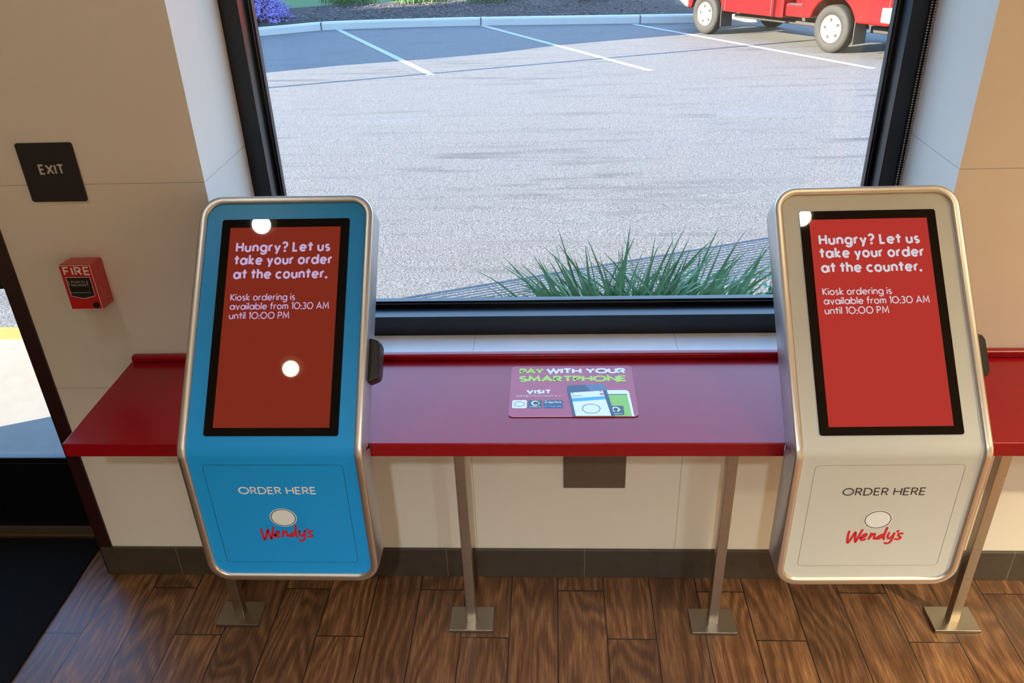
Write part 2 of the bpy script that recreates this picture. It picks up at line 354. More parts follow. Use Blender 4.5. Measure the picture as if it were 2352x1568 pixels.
# ------------------------------------------------------------ room shell
XL, XR, YB, ZC = -3.0, 4.2, -4.2, 2.9
WX0, WX1, WZ0, WZ1, WY = -.807, 1.050, .718, 2.55, .40
bm = bmesh.new()
bx(bm, XL, XR, YB, .165, -.12, 0)
struct(obj('floor', bm, 'floor'))
bm = bmesh.new(); bx(bm, XL, XR, YB, .5, ZC, ZC+.12); struct(obj('ceiling', bm, 'ceiling'))
DX0, DX1, DZ1 = -2.55, -1.38, 2.2
bm = bmesh.new()
bx(bm, DX1, WX0, 0, WY+.1, 0, ZC); bx(bm, WX1, XR, 0, WY+.1, 0, ZC)
bx(bm, WX0, WX1, 0, WY+.1, 0, WZ0); bx(bm, WX0, WX1, 0, WY+.1, WZ1, ZC)
bx(bm, XL, DX0, 0, WY+.1, 0, ZC); bx(bm, DX0, DX1, 0, WY+.1, DZ1, ZC)
struct(obj('wall_window', bm, 'tile'))
struct(obj('wall_left', box(XL-.15, XL, YB, .5, -.02, ZC), 'plaster'))
struct(obj('wall_right', box(XR, XR+.15, YB, .5, -.02, ZC), 'plaster'))
struct(obj('wall_rear', box(XL, XR, YB-.15, YB, -.02, ZC), 'plaster'))
struct(obj('baseboard_window', box(-1.418, XR, -.010, 0, 0, .1162), 'base', bevel=.002))
struct(obj('trim_1', box(-1.425, -1.38, -.006, .19, .1162, DZ1), 'brown', bevel=.002))
struct(obj('trim_2', box(-1.4249, -1.38, -.004, .19, 0, .1162), 'gasket'))

# window with frame, glazing stops and pane
win = link(bpy.data.objects.new('window_1', None)); win.location = ((WX0+WX1)/2, .36, WZ0); struct(win)
GX0, GX1, GZ0 = -.742, .978, .805      # glass edge
FX0, FX1, FZ0, FZ1 = -.755, .992, .785, 2.49
bm = bmesh.new()
bx(bm, WX0, FX0, .32, .385, WZ0, WZ1); bx(bm, FX1, WX1, .32, .385, WZ0, WZ1)
bx(bm, FX0, FX1, .32, .385, WZ0, FZ0); bx(bm, FX0, FX1, .32, .385, FZ1, WZ1)
obj('window_frame', bm, 'black', win, bevel=.0015)
bm = bmesh.new()
bx(bm, WX0, GX0-.004, .385, .43, WZ0, WZ1); bx(bm, GX1+.004, WX1, .385, .43, WZ0, WZ1)
bx(bm, GX0-.004, GX1+.004, .385, .43, WZ0, GZ0-.006); bx(bm, GX0-.004, GX1+.004, .385, .43, FZ1-.015, WZ1)
obj('glazing_stop', bm, 'black', win, bevel=.003)
bm = bmesh.new()
for a, b, c, e in ((GX0-.006, GX0, GZ0-.008, FZ1), (GX1, GX1+.006, GZ0-.008, FZ1), (GX0, GX1, GZ0-.008, GZ0), (GX0, GX1, FZ1-.02, FZ1-.012)): bx(bm, a, b, .392, .41, c, e)
obj('gasket', bm, 'gasket', win)
obj('window_pane', box(GX0-.002, GX1+.002, .398, .400, GZ0-.002, FZ1-.014), 'glass', win)

# roller shade bead chain at the right jamb
bm = bmesh.new()
for k in range(150):
    z = 1.02+k*.0068
    for xx in (1.037, 1.046):
        bmesh.ops.create_icosphere(bm, subdivisions=1, radius=.0024, matrix=Matrix.Translation((xx, .312, z)))
tag(obj('bead_chain', bm, 'bead', smooth=True), 'fine steel bead chain hanging along the right side of the black window frame', 'bead chain')

# glazed door at the left
door = link(bpy.data.objects.new('door_1', None)); door.location = (-2.0, .22, 0); struct(door)
bm = bmesh.new(); bx(bm, DX0, DX0+.05, .17, .29, 0, DZ1); bx(bm, -1.47, DX1, .19, .29, 0, DZ1); bx(bm, DX0, DX1, .17, .29, DZ1-.05, DZ1)
obj('door_frame', bm, 'black', door, bevel=.002)
bm = bmesh.new()
bx(bm, -1.565, -1.475, .2, .245, .02, 2.14); bx(bm, DX0+.055, DX0+.15, .2, .245, .02, 2.14)
bx(bm, DX0+.15, -1.565, .2, .245, .02, .30); bx(bm, DX0+.15, -1.565, .2, .245, .955, 1.2); bx(bm, DX0+.15, -1.565, .2, .245, 2.04, 2.14)
obj('door_leaf', bm, 'black', door, bevel=.003)
obj('glazing_bead', box(DX0+.15, -1.565, .205, .24, .30, .318), 'black', door, bevel=.004)
obj('door_pane', box(DX0+.14, -1.555, .222, .226, .31, 2.05), 'glass', door)
obj('threshold', box(DX0, -1.43, .162, .30, 0, .014), 'thresh', door, bevel=.004)

# ------------------------------------------------------------ counter
CH, CD = .8274, .4046
counter = thing('counter', 'long glossy red counter with raised back lip running under the window on steel legs', 'counter', (.9, -.2, 0))
obj('countertop', box(-1.124, XR-.002, -CD, -.001, CH-.0386, CH), 'red', counter, bevel=.003, seg=3)
obj('back_lip', box(-1.119, XR-.002, -.024, -.001, CH, CH+.020), 'red', counter, bevel=.006, seg=3)
for lx, ly in ((-.9108, -.1815), (-.1866, -.1943), (.5418, -.1943), (1.2551, -.1773), (2.0, -.185), (2.72, -.185)):
    leg = obj('leg', box(lx-.0143, lx+.0143, ly-.0143, ly+.0143, .011, CH-.0386), 'steel', counter, bevel=.0015)
    bp = bmesh.new(); bx(bp, lx-.0668, lx+.0668, ly-.0468, ly+.0468, .0005, .012)
    obj('base_plate', bp, 'plate', leg, bevel=.0015)
tag(obj('wall_plate', box(.096, .282, -.006, 0, .366, .56), 'bronze', bevel=.001), 'brown metal cover plate on the white tile wall under the counter', 'cover plate')

# pay sticker on the counter
st = thing('counter_sticker', 'maroon plastic sticker reading pay with your smartphone, lying on the red counter', 'sticker', (.12, -.18, CH))
SZ = CH+.0022
def sc(x, y, dz=0): return (x, y, SZ+dz)
out = rrect(-.044, .278, -.297, -.057, .012)
bm = bmesh.new(); prism(bm, out, lambda x, y: (x, y, SZ), lambda x, y: (x, y, CH+.0002)); obj('card', bm, ['maroon'], st)
bm = bmesh.new(); ribbon(bm, [(-.034, -.2966), (.268, -.2966)], .0016, lambda x, y: (x, y, SZ+.0001)); obj('card_edge', bm, 'sticker_edge', st)
fS = lambda x, y: sc(x, y, .0003); fS2 = lambda x, y: sc(x, y, .0006); fS3 = lambda x, y: sc(x, y, .0009)
bm = bmesh.new()
text(bm, 'PAY', -.0225, -.0965, .0275, .0068, fS, .067, 0, gap=.14); text(bm, 'WITH YOUR', .0490, -.0965, .0275, .0068, fS, .212, 1, gap=.22, space=.36)
text(bm, 'SMARTPHONE', -.0225, -.1375, .031, .0075, fS, .284, 0, gap=.24)
obj('headline_lettering', bm, ['lime', 'pale', 'sticker_edge'], st); bm = bmesh.new()
text(bm, 'VISIT', -.002, -.1940, .0195, .0052, fS, .065, 1, gap=.34); text(bm, 'WENDYS.COM/PAY', -.0285, -.2097, .0102, .0020, fS, .117, 2, gap=.25)
obj('visit_lettering', bm, ['lime', 'pale', 'sticker_edge'], st)
bm = bmesh.new()
poly(bm, rrect(-.036, .001, -.260, -.223, .005), fS, 0); poly(bm, rrect(.004, .040, -.259, -.224, .005), fS, 1); poly(bm, rrect(.043, .092, -.259, -.224, .003), fS, 1)
ribbon(bm, ellipse(-.0175, -.241, .0128, .0105)+[(-.0175+.0128, -.241)], .0014, fS2, 1)
ribbon(bm, arc(.022, -.238, .0075, .0095, 50, 310), .0042, fS2, 0); ribbon(bm, arc(.0225, -.238, .0095, .0095, -55, 55), .0035, fS2, 2)
text(bm, 'CURRENTC', .0075, -.2565, .0042, .0008, fS2, .029, 3, gap=.4)
text(bm, 'App Store', .0545, -.2375, .0085, .0013, fS2, .034, 3); poly(bm, rrect(.0465, .052, -.2375, -.2265, .001), fS2, 3); poly(bm, rrect(.0474, .0511, -.2352, -.2285, .0004), fS3, 1)
text(bm, 'Google play', .0545, -.2555, .0075, .0010, fS2, .034, 4); poly(bm, [(.0465, -.256), (.0465, -.248), (.0525, -.252)], fS2, 4)
obj('app_icons', bm, ['pale', 'navy', 'green', 'pale', 'sky'], st)
bm = bmesh.new()
poly(bm, [(.205, -.178), (.252, -.178), (.258, -.180), (.262, -.186), (.2665, -.2965), (.210, -.2965)], fS, 0)
poly(bm, [(.205, -.201), (.256, -.201), (.2605, -.2965), (.215, -.2965)], fS2, 1); ribbon(bm, [(.205, -.1985), (.256, -.1985)], .003, fS2, 2)
poly(bm, rrect(.205, .2425, -.2915, -.251, .005), fS3, 2)
f4 = lambda x, y: sc(x, y, .0012)
ribbon(bm, arc(.2225, -.268, .008, .010, -65, 250), .0042, f4, 0); ribbon(bm, arc(.2225, -.268, .0105, .010, -50, 50), .0035, f4, 1)
text(bm, 'CURRENTC', .2075, -.2885, .0042, .0008, f4, .031, 0, gap=.4)
obj('pale_phone_picture', bm, ['pale', 'green', 'navy'], st)
bm = bmesh.new()
f5 = lambda x, y: sc(x, y, .0014); f6 = lambda x, y: sc(x, y, .0016); f7 = lambda x, y: sc(x, y, .0018)
poly(bm, [(.1035, -.170), (.1045, -.160), (.109, -.1565), (.190, -.1500), (.1975, -.1520), (.2030, -.158), (.2185, -.2965), (.1160, -.2965)], f5, 0)
poly(bm, [(.150, -.1535), (.190, -.1500), (.1975, -.1520), (.2030, -.158), (.2052, -.1815), (.165, -.1845)], f6, 4)
poly(bm, [(.1120, -.191), (.1950, -.182), (.2100, -.2965), (.1230, -.2965)], f6, 1)
poly(bm, [(.1148, -.218), (.1985, -.208), (.2003, -.222), (.1165, -.233)], f7, 2)
poly(bm, ellipse(.1915, -.1985, .0055, .0042, 20), f7, 3); ribbon(bm, [(.116, -.208), (.142, -.205)], .0018, f7, 0)
poly(bm, ellipse(.1175, -.194, .0028, .0022, 12), f7, 3); poly(bm, ellipse(.189, -.186, .0030, .0022, 12), f7, 3)
ribbon(bm, ellipse(.162, -.2645, .0218, .0205)+[(.1838, -.2645)], .0018, f7, 0)
obj('dark_phone_picture', bm, ['navy', 'pale', 'sky', 'pink', mat('phone_sheen', (70, 92, 112), .3)], st)

# ------------------------------------------------------------ exit sign and fire pull station
ex = thing('exit_sign', 'square black exit sign with pale letters on the white wall', 'exit sign', (-1.192, 0, 1.375))
bm = bmesh.new(); prism(bm, rrect(-1.2655, -1.1195, 1.2995, 1.452, .007), lambda x, z: (x, -.005, z), lambda x, z: (x, 0, z)); obj('plate', bm, 'signblack', ex, bevel=.0008)
bm = bmesh.new(); text(bm, 'EXIT', -1.2215, 1.372, .0265, .0048, lambda x, z: (x, -.0057, z), .0665, gap=.30); obj('lettering', bm, 'signink', ex)
fa = thing('fire_alarm', 'red fire alarm pull box on the wall beneath the exit sign', 'fire alarm', (-1.175, 0, 1.08))
bm = bmesh.new()
prism(bm, rrect(-1.2165, -1.1300, 1.017, 1.148, .004), lambda x, z: (x, -.060, z), lambda x, z: (x*.995-.0065, 0, z-.006)); obj('body', bm, 'fire_red', fa, bevel=.0015)
fF = lambda x, z: (x, -.0606, z); fG = lambda x, z: (x, -.0612, z)
bm = bmesh.new(); ribbon(bm, [(-1.2155, 1.1455), (-1.1325, 1.1455), (-1.1322, 1.0185), (-1.215, 1.0185)], .0018, fF); obj('white_outline', bm, 'fire_white', fa)
bm = bmesh.new(); text(bm, 'FIRE', -1.2075, 1.1175, .0245, .0046, fF, .0715, gap=.34); obj('lettering', bm, 'fire_white', fa)
bm = bmesh.new(); prism(bm, [(-1.206, 1.112), (-1.1415, 1.112), (-1.1415, 1.058), (-1.1735, 1.0495), (-1.206, 1.058)], lambda x, z: (x, -.0608, z), lambda x, z: (x, -.0595, z)); rc = obj('handle_recess', bm, 'signblack', fa)
bm = bmesh.new(); ribbon(bm, [(-1.206, 1.112), (-1.1415, 1.112), (-1.1415, 1.058), (-1.1735, 1.0495), (-1.206, 1.058), (-1.206, 1.112)], .0015, fG); obj('recess_outline', bm, 'fire_white', rc)
hd = obj('pull_handle', bx(bmesh.new(), -1.2025, -1.145, -.0665, -.060, 1.0685, 1.1085), 'blackplastic', fa, bevel=.003)
bm = bmesh.new(); fH = lambda x, z: (x, -.0669, z)
text(bm, 'PUSH IN', -1.1915, 1.0985, .0058, .0009, fH, .036, gap=.4); text(bm, 'PULL DOWN', -1.1930, 1.0895, .0058, .0009, fH, .040, gap=.4)
ribbon(bm, [(-1.1985, 1.1045), (-1.1985, 1.091)], .0016, fH); ribbon(bm, [(-1.1490, 1.1045), (-1.1490, 1.091)], .0016, fH); ribbon(bm, [(-1.2015, 1.0705), (-1.146, 1.0705)], .001, fH)
obj('handle_lettering', bm, 'signink', hd)
bm = bmesh.new(); cyl(bm, (-1.1455, -.060, 1.031), (-1.1455, -.0645, 1.031), .0085, .008, 20); obj('key_lock', bm, 'blackplastic', fa)

# ------------------------------------------------------------ ordering kiosks
KW, LU, LL, KA, KZ = .4418, .6477, .4043, .7535, .8697
KS = .9742              # size of this kiosk against the drawing units below
DEP, RB = .0903, .05
TB = RB*math.tan(KA/2)
def kpath(s):
    """(y, z, normal) on the bent front line; s=0 at the bend, positive up the tilted screen half"""
    if s <= -TB: return Vector((0, s)), Vector((-1, 0))
    if s >= TB: return Vector((s*math.sin(KA), s*math.cos(KA))), Vector((-math.cos(KA), math.sin(KA)))
    a = KA*(s+TB)/(2*TB)
    c = Vector((RB, -TB)); return c+RB*Vector((-math.cos(a), math.sin(a))), Vector((-math.cos(a), math.sin(a)))
def kpt(u, s, n):
    p, q = kpath(s); p = p+q*n; return Vector((u, p[0], p[1]+LL))
SS = [-TB+2*TB*i/10 for i in range(11)]
def koutline(inset, r):
    w = KW/2-inset; s0, s1 = -LL+inset, LU-inset; r = max(r-inset, .004); P = []
    side = [s0+r]+[-.25, -.12]+SS+[.15, .3, .45]+[s1-r]
    P += [(w, s) for s in side]
    P += [(w-r+r*math.cos(a), s1-r+r*math.sin(a)) for a in [PI/2*i/10 for i in range(1, 11)]]
    P += [(-w+r+r*math.cos(a), s1-r+r*math.sin(a)) for a in [PI/2+PI/2*i/10 for i in range(0, 11)]]
    P += [(-w, s) for s in side[::-1][1:]]
    P += [(-w+r+r*math.cos(a), s0+r+r*math.sin(a)) for a in [PI+PI/2*i/10 for i in range(1, 11)]]
    P += [(w-r+r*math.cos(a), s0+r+r*math.sin(a)) for a in [1.5*PI+PI/2*i/10 for i in range(0, 10)]]
    return P
CR = .058
def loops(prof, name, m, par, W, cap=False):
    bm = bmesh.new(); prev = None
    for ins, n in prof:
        L = [bm.verts.new(W @ kpt(u, s, n)) for u, s in koutline(ins, CR)]
        if prev:
            for i in range(len(L)): j = (i+1) % len(L); bm.faces.new((prev[i], prev[j], L[j], L[i]))
        prev = L
    if cap:
        sheet(bm, cap[0], cap[1], W)
    o = obj(name, bm, m, par, smooth=True); return o
def sheet(bm, ins, n, W):
    w = KW/2-ins; s0, s1 = -LL+ins, LU-ins; r = CR-ins
    ss = [s0+r*(1-math.cos(PI/2*i/10)) for i in range(11)]+[-.25, -.12]+SS+[.15, .3, .45]+[s1-r+r*math.sin(PI/2*i/10) for i in range(11)]
    def hw(s):
        dd = max(s0+r-s, s-(s1-r), 0); return w-r+math.sqrt(max(r*r-dd*dd, 0))
    rows = [[bm.verts.new(W @ kpt(hw(s)*t, s, n)) for t in (-1, -.5, 0, .5, 1)] for s in ss]
    for a, b in zip(rows, rows[1:]):
        for i in range(4): bm.faces.new((a[i], a[i+1], b[i+1], b[i]))
WORD = [[(-.0606, -.2346), (-.061, -.2546), (-.0582, -.2704), (-.05, -.2509), (-.0454, -.2381), (-.0432, -.2545), (-.0404, -.2679), (-.0351, -.2483), (-.0301, -.2302)],
 [(-.0322, -.2556), (-.0245, -.2544), (-.0188, -.2483), (-.0188, -.2428), (-.0238, -.2447), (-.0288, -.252), (-.0291, -.2592), (-.0249, -.2623), (-.0189, -.2598)],
 [(-.007, -.2415), (-.0104, -.2591)], [(-.0091, -.2543), (-.0042, -.2445), (.0007, -.2427), (.0013, -.2506), (.0019, -.2578), (.0057, -.2578)],
 [(.0225, -.2456), (.0179, -.2456), (.0102, -.2529), (.008, -.2578), (.013, -.2584), (.0206, -.2517)], [(.027, -.2239), (.0241, -.2444), (.024, -.2541), (.0253, -.2601)],
 [(.0341, -.2401), (.0327, -.2516), (.0364, -.2576), (.0428, -.2527), (.0469, -.2412)], [(.0469, -.2412), (.044, -.2625), (.0399, -.271), (.0339, -.2735), (.0295, -.2717)],
 [(.0541, -.2334), (.054, -.237)], [(.0662, -.2423), (.0602, -.2418), (.0567, -.2466), (.0606, -.2514), (.0641, -.2557), (.0602, -.2599), (.0524, -.2594)]]
def smoothline(P, n=5):
    if len(P) < 3: return P
    Q = [P[0]]+list(P)+[P[-1]]; out = []
    for i in range(1, len(Q)-2):
        a, b, c, e = (Vector(q) for q in Q[i-1:i+3])
        for k in range(n):
            t = k/n; out.append(tuple(.5*((2*b)+(c-a)*t+(2*a-5*b+4*c-e)*t*t+(3*b-a-3*c+e)*t**3)))
    return out+[P[-1]]
def kiosk(x, y, rz, panel_m, seam_m, ink_m, screen, ink, label):
    zb = KZ-LL*KS; k = thing('ordering_kiosk', label, 'kiosk', (x, y, zb), 'self-order kiosks')
    W = Matrix.Translation((x, y, zb)) @ Matrix.Rotation(rz, 4, 'Z') @ Matrix.Scale(KS, 4)
    loops([(.016, -DEP), (.004, -DEP+.005), (0, -DEP+.018), (0, -.012), (.0015, -.006)], 'housing', 'silver_side', k, W, cap=(.016, -DEP))
    loops([(.0015, -.006), (.0012, -.003), (.0025, .0005), (.005, .0016), (.0165, .0016), (.0192, .0002), (.0205, -.010)], 'silver_rim', 'silver', k, W)
    bm = bmesh.new(); sheet(bm, .0202, -.0065, W); fp = obj('front_panel', bm, panel_m, k, smooth=True)
    f = lambda n: (lambda u, s: W @ kpt(u, s, n))
    # access panel: seam line with the panel face
    bm = bmesh.new(); o_ = rrect(-.1682, .1682, -.3455, -.0370, .010); ribbon(bm, o_+[o_[0]], .0011, f(-.0062)); ap = obj('access_panel', bm, seam_m, k); ap['label'] = 'thin seam of the lower access panel'
    bm = bmesh.new(); text(bm, 'ORDER HERE', -.0955, -.1252, .0228, .0030 if ink_m == 'dark_ink' else .0036, f(-.0060), .190, gap=.26, space=.36)
    obj('order_here_lettering', bm, ink_m, k)
    bm = bmesh.new(); ym = Vector((0, 0))
    poly(bm, ellipse(.0005, -.1985, .0335, .0290), f(-.0060), 0); ribbon(bm, ellipse(.0005, -.1985, .0300, .0258)+[(.0305, -.1985)], .0020, f(-.0057), 1)
    obj('oval_emblem', bm, ['cream_ink', 'dark_ink'], k)
    bm = bmesh.new()
    for s in WORD: ribbon(bm, smoothline(s), .0056, f(-.0057), 0, round_=True)
    obj('script_lettering', bm, 'red_ink', k)
    # screen
    bm = bmesh.new(); prism(bm, rrect(-.161, .161, .0422, .5853, .006), f(-.0045), f(-.0085)); bz = obj('screen_bezel', bm, 'bezel', k)
    dm = mat('screen_image', (3, 2, 2), .02, 0, .3, emit=screen, estr=1.0)
    bm = bmesh.new(); poly(bm, [(-.1393, .0616), (.1393, .0616), (.1393, .5635), (-.1393, .5635)], f(-.0043)); dp = obj('display', bm, dm, bz)
    im = mat('screen_text', (3, 2, 2), .02, emit=ink, estr=1.0)
    bm = bmesh.new(); g = f(-.0041)
    text(bm, 'Hungry? Let us', -.1212, .4985, .0275, .0052, g, .2375, gap=.36, space=.40)
    text(bm, 'take your order', -.1222, .4650, .0275, .0052, g, .2455, gap=.36, space=.40)
    text(bm, 'at the counter.', -.1222, .4285, .0275, .0052, g, .2350, gap=.36, space=.40)
    obj('headline_lettering', bm, im, bz); bm = bmesh.new()
    text(bm, 'Kiosk ordering is', -.1242, .3735, .0182, .0024, g, .1610, gap=.26, space=.40)
    text(bm, 'available from 10:30 AM', -.1235, .3505, .0182, .0024, g, .2450, gap=.26, space=.40)
    text(bm, 'until 10:00 PM', -.1235, .3268, .0182, .0024, g, .1490, gap=.26, space=.40)
    obj('body_lettering', bm, im, bz)
    # card reader on the right flank
    bm = bmesh.new()
    P = [(.0, .0), (.024, .010), (.028, .022), (.028, .093), (.022, .106), (0, .112)]
    prism(bm, [(a+KW/2-.001, b+.172) for a, b in P], f(-.022), f(-.070)); obj('card_reader', bm, 'blackplastic', k, bevel=.005, seg=3)
    # bracket that carries the kiosk on the counter edge
    bm = bmesh.new(); bx(bm, -.12, .12, DEP-.004, (-y-CD-.0005)/KS, LL-.085, LL-.050, T=W); obj('mounting_bracket', bm, 'steel', k)
    return k
kiosk(-.5783, -.50, 0, 'blue', 'groove', 'cream_ink', (122, 38, 24), (188, 166, 206), 'bright blue self-order kiosk with dark red screen, at the left of the counter')
kiosk(.8128, -.4998, .015, 'white', 'groove_grey', 'dark_ink', (176, 48, 42), (206, 206, 216), 'cream white self-order kiosk with bright red screen, at the right of the counter')

# ------------------------------------------------------------ door mat
bm = bmesh.new(); bx(bm, -2.95, -1.508, -2.6, .155, .0005, .008); tag(obj('door_mat', bm, 'mat_', bevel=.003), 'large black ribbed mat on the floor inside the glass door', 'mat')

# ------------------------------------------------------------ ceiling downlights
COOL = (.86, .96, 1.0)
def can(x, y, label, power=1.0, spot=150, col=WARM):
    c = thing('ceiling_light', label, 'ceiling light', (x, y, ZC), 'recessed ceiling lights')
    bm = bmesh.new()
    prof = [(.062, -.001), (.060, -.006), (.044, -.005), (.029, -.0015)]
    n = 32; prev = None
    for r, z in prof:
        L = [bm.verts.new((x+r*math.cos(2*PI*i/n), y+r*math.sin(2*PI*i/n), ZC+z)) for i in range(n)]
        if prev:
            for i in range(n): bm.faces.new((prev[i], prev[(i+1) % n], L[(i+1) % n], L[i]))
        prev = L
    obj('trim_ring', bm, 'frost', c, smooth=True)
    bm = bmesh.new(); poly(bm, ellipse(x, y, .030, .030, 32), lambda a, b: (a, b, ZC-.0022)); obj('lamp_lens', bm, LENS, c)
    L = bpy.data.lights.new('lamp', 'SPOT'); L.energy = CAN_POWER*power; L.color = col; L.spot_size = math.radians(spot); L.spot_blend = .8; L.shadow_soft_size = .04
    lo = link(bpy.data.objects.new('lamp', L)); lo.parent = c; lo.location = (0, 0, -.03)
LENS = mat('lamp_lens', (255, 230, 190), .5, emit=(255, 226, 176), estr=7)
can(-1.257, -.86, 'recessed ceiling light nearest the exit sign', .55, 150, COOL)
can(-1.266, -1.66, 'recessed ceiling light behind the one nearest the exit sign', .4, 120)
can(1.20, -.857, 'recessed ceiling light nearest the white kiosk', .75, 110)
can(2.35, -.62, 'recessed ceiling light by the right end of the wall', 8, 96)
can(3.2, -2.3, 'recessed ceiling light in the second row at the right', 75.0, 116)
can(0, -2.9, 'added light in the rear row at the middle, standing in for daylight', 16, 125, COOL)  # added cool spot in place of daylight from windows behind the camera
can(-1.3, -3.2, 'recessed ceiling light in the rear row at the left', .8, 125)
can(1.3, -3.2, 'added light in the rear row at the right, standing in for daylight', 12, 125, COOL)  # second added spot, also replacing window daylight from the rear

# ------------------------------------------------------------ outside
def gz(x, y): return -.1-.045*y
bm = bmesh.new()
NX, NY = 40, 30
vv = [[bm.verts.new((-34+70*i/NX, .5+17*j/NY, gz(0, .5+17*j/NY)-(.0 if .5+17*j/NY > 1.8 else .0))) for i in range(NX+1)] for j in range(NY+1)]
for j in range(NY):
    for i in range(NX): bm.faces.new((vv[j][i], vv[j][i+1], vv[j+1][i+1], vv[j+1][i]))
lot = struct(obj('parking_lot', bm, 'asphalt'))
def pline(a, b, w=.11):
    a, b = Vector(a), Vector(b); t = (b-a).normalized(); n = Vector((-t.y, t.x))*w/2
    bm = bmesh.new(); poly(bm, [tuple(a+n), tuple(b+n), tuple(b-n), tuple(a-n)], lambda x, y: (x, y, gz(x, y)+.004)); return obj('parking_line', bm, 'line', lot)
pline((-4.45, 16.46), (-1.67, 10.40)); pline((-1.40, 16.5), (1.472, 10.33)); pline((1.72, 16.0), (4.50, 10.08)); pline((4.9, 15.7), (7.6, 9.8)); pline((-7.5, 15.0), (-4.9, 10.5))
# kerb swept along its line
def sweep(name, line, prof, m):
    bm = bmesh.new(); prev = None; P = [Vector(p) for p in line]
    for i, p in enumerate(P):
        t = (P[min(i+1, len(P)-1)]-P[max(i-1, 0)]).normalized(); n = Vector((-t.y, t.x)); z = gz(p.x, p.y)
        L = [bm.verts.new((p.x+n.x*a, p.y+n.y*a, z+b)) for a, b in prof]
        if prev:
            for k in range(len(L)-1): bm.faces.new((prev[k], L[k], L[k+1], prev[k+1]))
        prev = L
    return struct(obj(name, bm, m, smooth=False))
KL = [(-14, 8.2), (-10.5, 11.8), (-8.2, 14.1), (-6.9, 15.15), (-5.9, 15.68), (-5.3, 16.05), (-4.8, 16.38), (-4.0, 16.5), (-3.0, 16.54), (-1.725, 16.52), (0, 16.34), (1.246, 16.2), (2.9, 16.0), (5, 15.75), (9, 15.3), (30, 12.8)]
sweep('curb', smoothline(KL, 5), [(0, -.02), (.012, .12), (.03, .15), (.16, .15), (.17, .06)], 'curb')
bm = bmesh.new()
for (x, y) in ((-4.78, 16.385), (-1.42, 16.49), (1.86, 16.125)): bx(bm, x-.008, x+.008, y-.004, y+.17, gz(x, y)-.01, gz(x, y)+.1515)
struct(obj('curb_joint', bm, 'under'))
bm = bmesh.new()
def band(bm, o0, o1, z0, z1):
    prev = None; P = [Vector(p) for p in smoothline(KL, 5)]
    for i, p in enumerate(P):
        a = (p.x, p.y+o0, gz(p.x, p.y)+z0); b = (p.x, p.y+o1, gz(p.x, p.y)+z1)
        L = [bm.verts.new(a), bm.verts.new(b)]
        if prev: bm.faces.new((prev[0], L[0], L[1], prev[1]))
        prev = L
band(bm, .12, 1.75, .13, .28); struct(obj('planting_bed', bm, 'mulch'))
bm = bmesh.new(); band(bm, 1.7, 45, .275, 3.2); struct(obj('lawn', bm, 'lawn'))
random.seed(3); bm = bmesh.new()
for _ in range(2600):
    x = random.uniform(-6.3, 6.5); y = random.uniform(.2, 1.65)
    yk = 16.45-.075*max(x+1.7, 0) if x > -4.8 else 16.4-.55*(-4.8-x); z = gz(x, yk)+.13+.15*(y-.12)/1.63+.012
    T = Matrix.Translation((x, yk+y, z)) @ Matrix.Rotation(random.uniform(0, 6), 4, 'Z') @ Matrix.Rotation(random.uniform(-.5, .5), 4, 'X')
    s = random.uniform(.008, .03); bx(bm, -s, s, -s*.35, s*.35, -.004, .004, T=T, mi=random.choice((0, 0, 1)))
struct(obj('wood_chips', bm, [noisy('pale_chip', (120, 108, 98), (80, 72, 66), 20, .9), noisy('dark_chip', (44, 36, 32), (32, 27, 25), 20, .9)]), 'stuff')
tag(bpy.data.objects['wood_chips'], 'pale wood chips scattered over the dark mulch bed behind the curb', 'wood chips')
# walk in front of the door, planting strip at the window
bm = bmesh.new(); prism(bm, [(-9, .5), (-1.9, .5), (-1.9, 1.64), (-9, 1.64)], lambda x, y: (x, y, -.02), lambda x, y: (x, y, -.3)); bx(bm, DX0, -1.9, .29, .5, -.3, -.021); bx(bm, -1.9, -1.43, .29, .5, -.3, -.021)
struct(obj('sidewalk', bm, 'concrete'))
struct(obj('painted_curb', box(-9, -1.9, 1.64, 1.78, -.3, -.018), 'yellow', bevel=.01))
struct(obj('window_planting_strip', box(-1.9, 8, .5, 1.6, -.4, -.10), 'mulch'))
bm = bmesh.new(); bx(bm, -3.73, XL, .05, .30, -.3, 3.9); bx(bm, XL, XR+3, .3, .5, ZC, 3.9)
struct(obj('wall_outside', bm, 'brick'))

def blades(name, cx, cy, z0, n, h0, h1, seed, label, m='leaf', wid=.018):
    random.seed(seed); bm = bmesh.new()
    for _ in range(n):
        a = random.choice((0, PI))+random.gauss(0, .75); ln = random.uniform(h0, h1); w = random.uniform(.6, 1.25)*wid
        e0 = math.radians(random.uniform(62, 89)); e1 = math.radians(random.choice((random.uniform(30, 75), random.uniform(-30, 30))))
        p = Vector((cx+random.gauss(0, .055), cy+random.gauss(0, .05), z0)); N = 14; prev = None
        side = Vector((-math.sin(a), math.cos(a), 0)); tw = random.uniform(-1.2, 1.2); flat = random.uniform(.2, 1.2)
        for i in range(N+1):
            t = i/N; e = e0+(e1-e0)*t**1.9
            if i: p = p+Vector((math.cos(a)*math.cos(e), math.sin(a)*math.cos(e)*.5, math.sin(e)))*(ln/N)
            up_ = Vector((-math.cos(a)*math.sin(e), -math.sin(a)*math.sin(e), math.cos(e)))
            sd = side*math.cos(flat+tw*t)+up_*math.sin(flat+tw*t)
            ww = w*.5*min(1, .7+t)*(1-t**3)+.0005
            L = [bm.verts.new(p-sd*ww), bm.verts.new(p-up_*.12*ww), bm.verts.new(p+sd*ww)]
            if prev:
                bm.faces.new((prev[0], L[0], L[1], prev[1])); bm.faces.new((prev[1], L[1], L[2], prev[2]))
            prev = L
    return tag(obj(name, bm, m, smooth=True), label, 'plant', 'strap-leaved plants under the window')
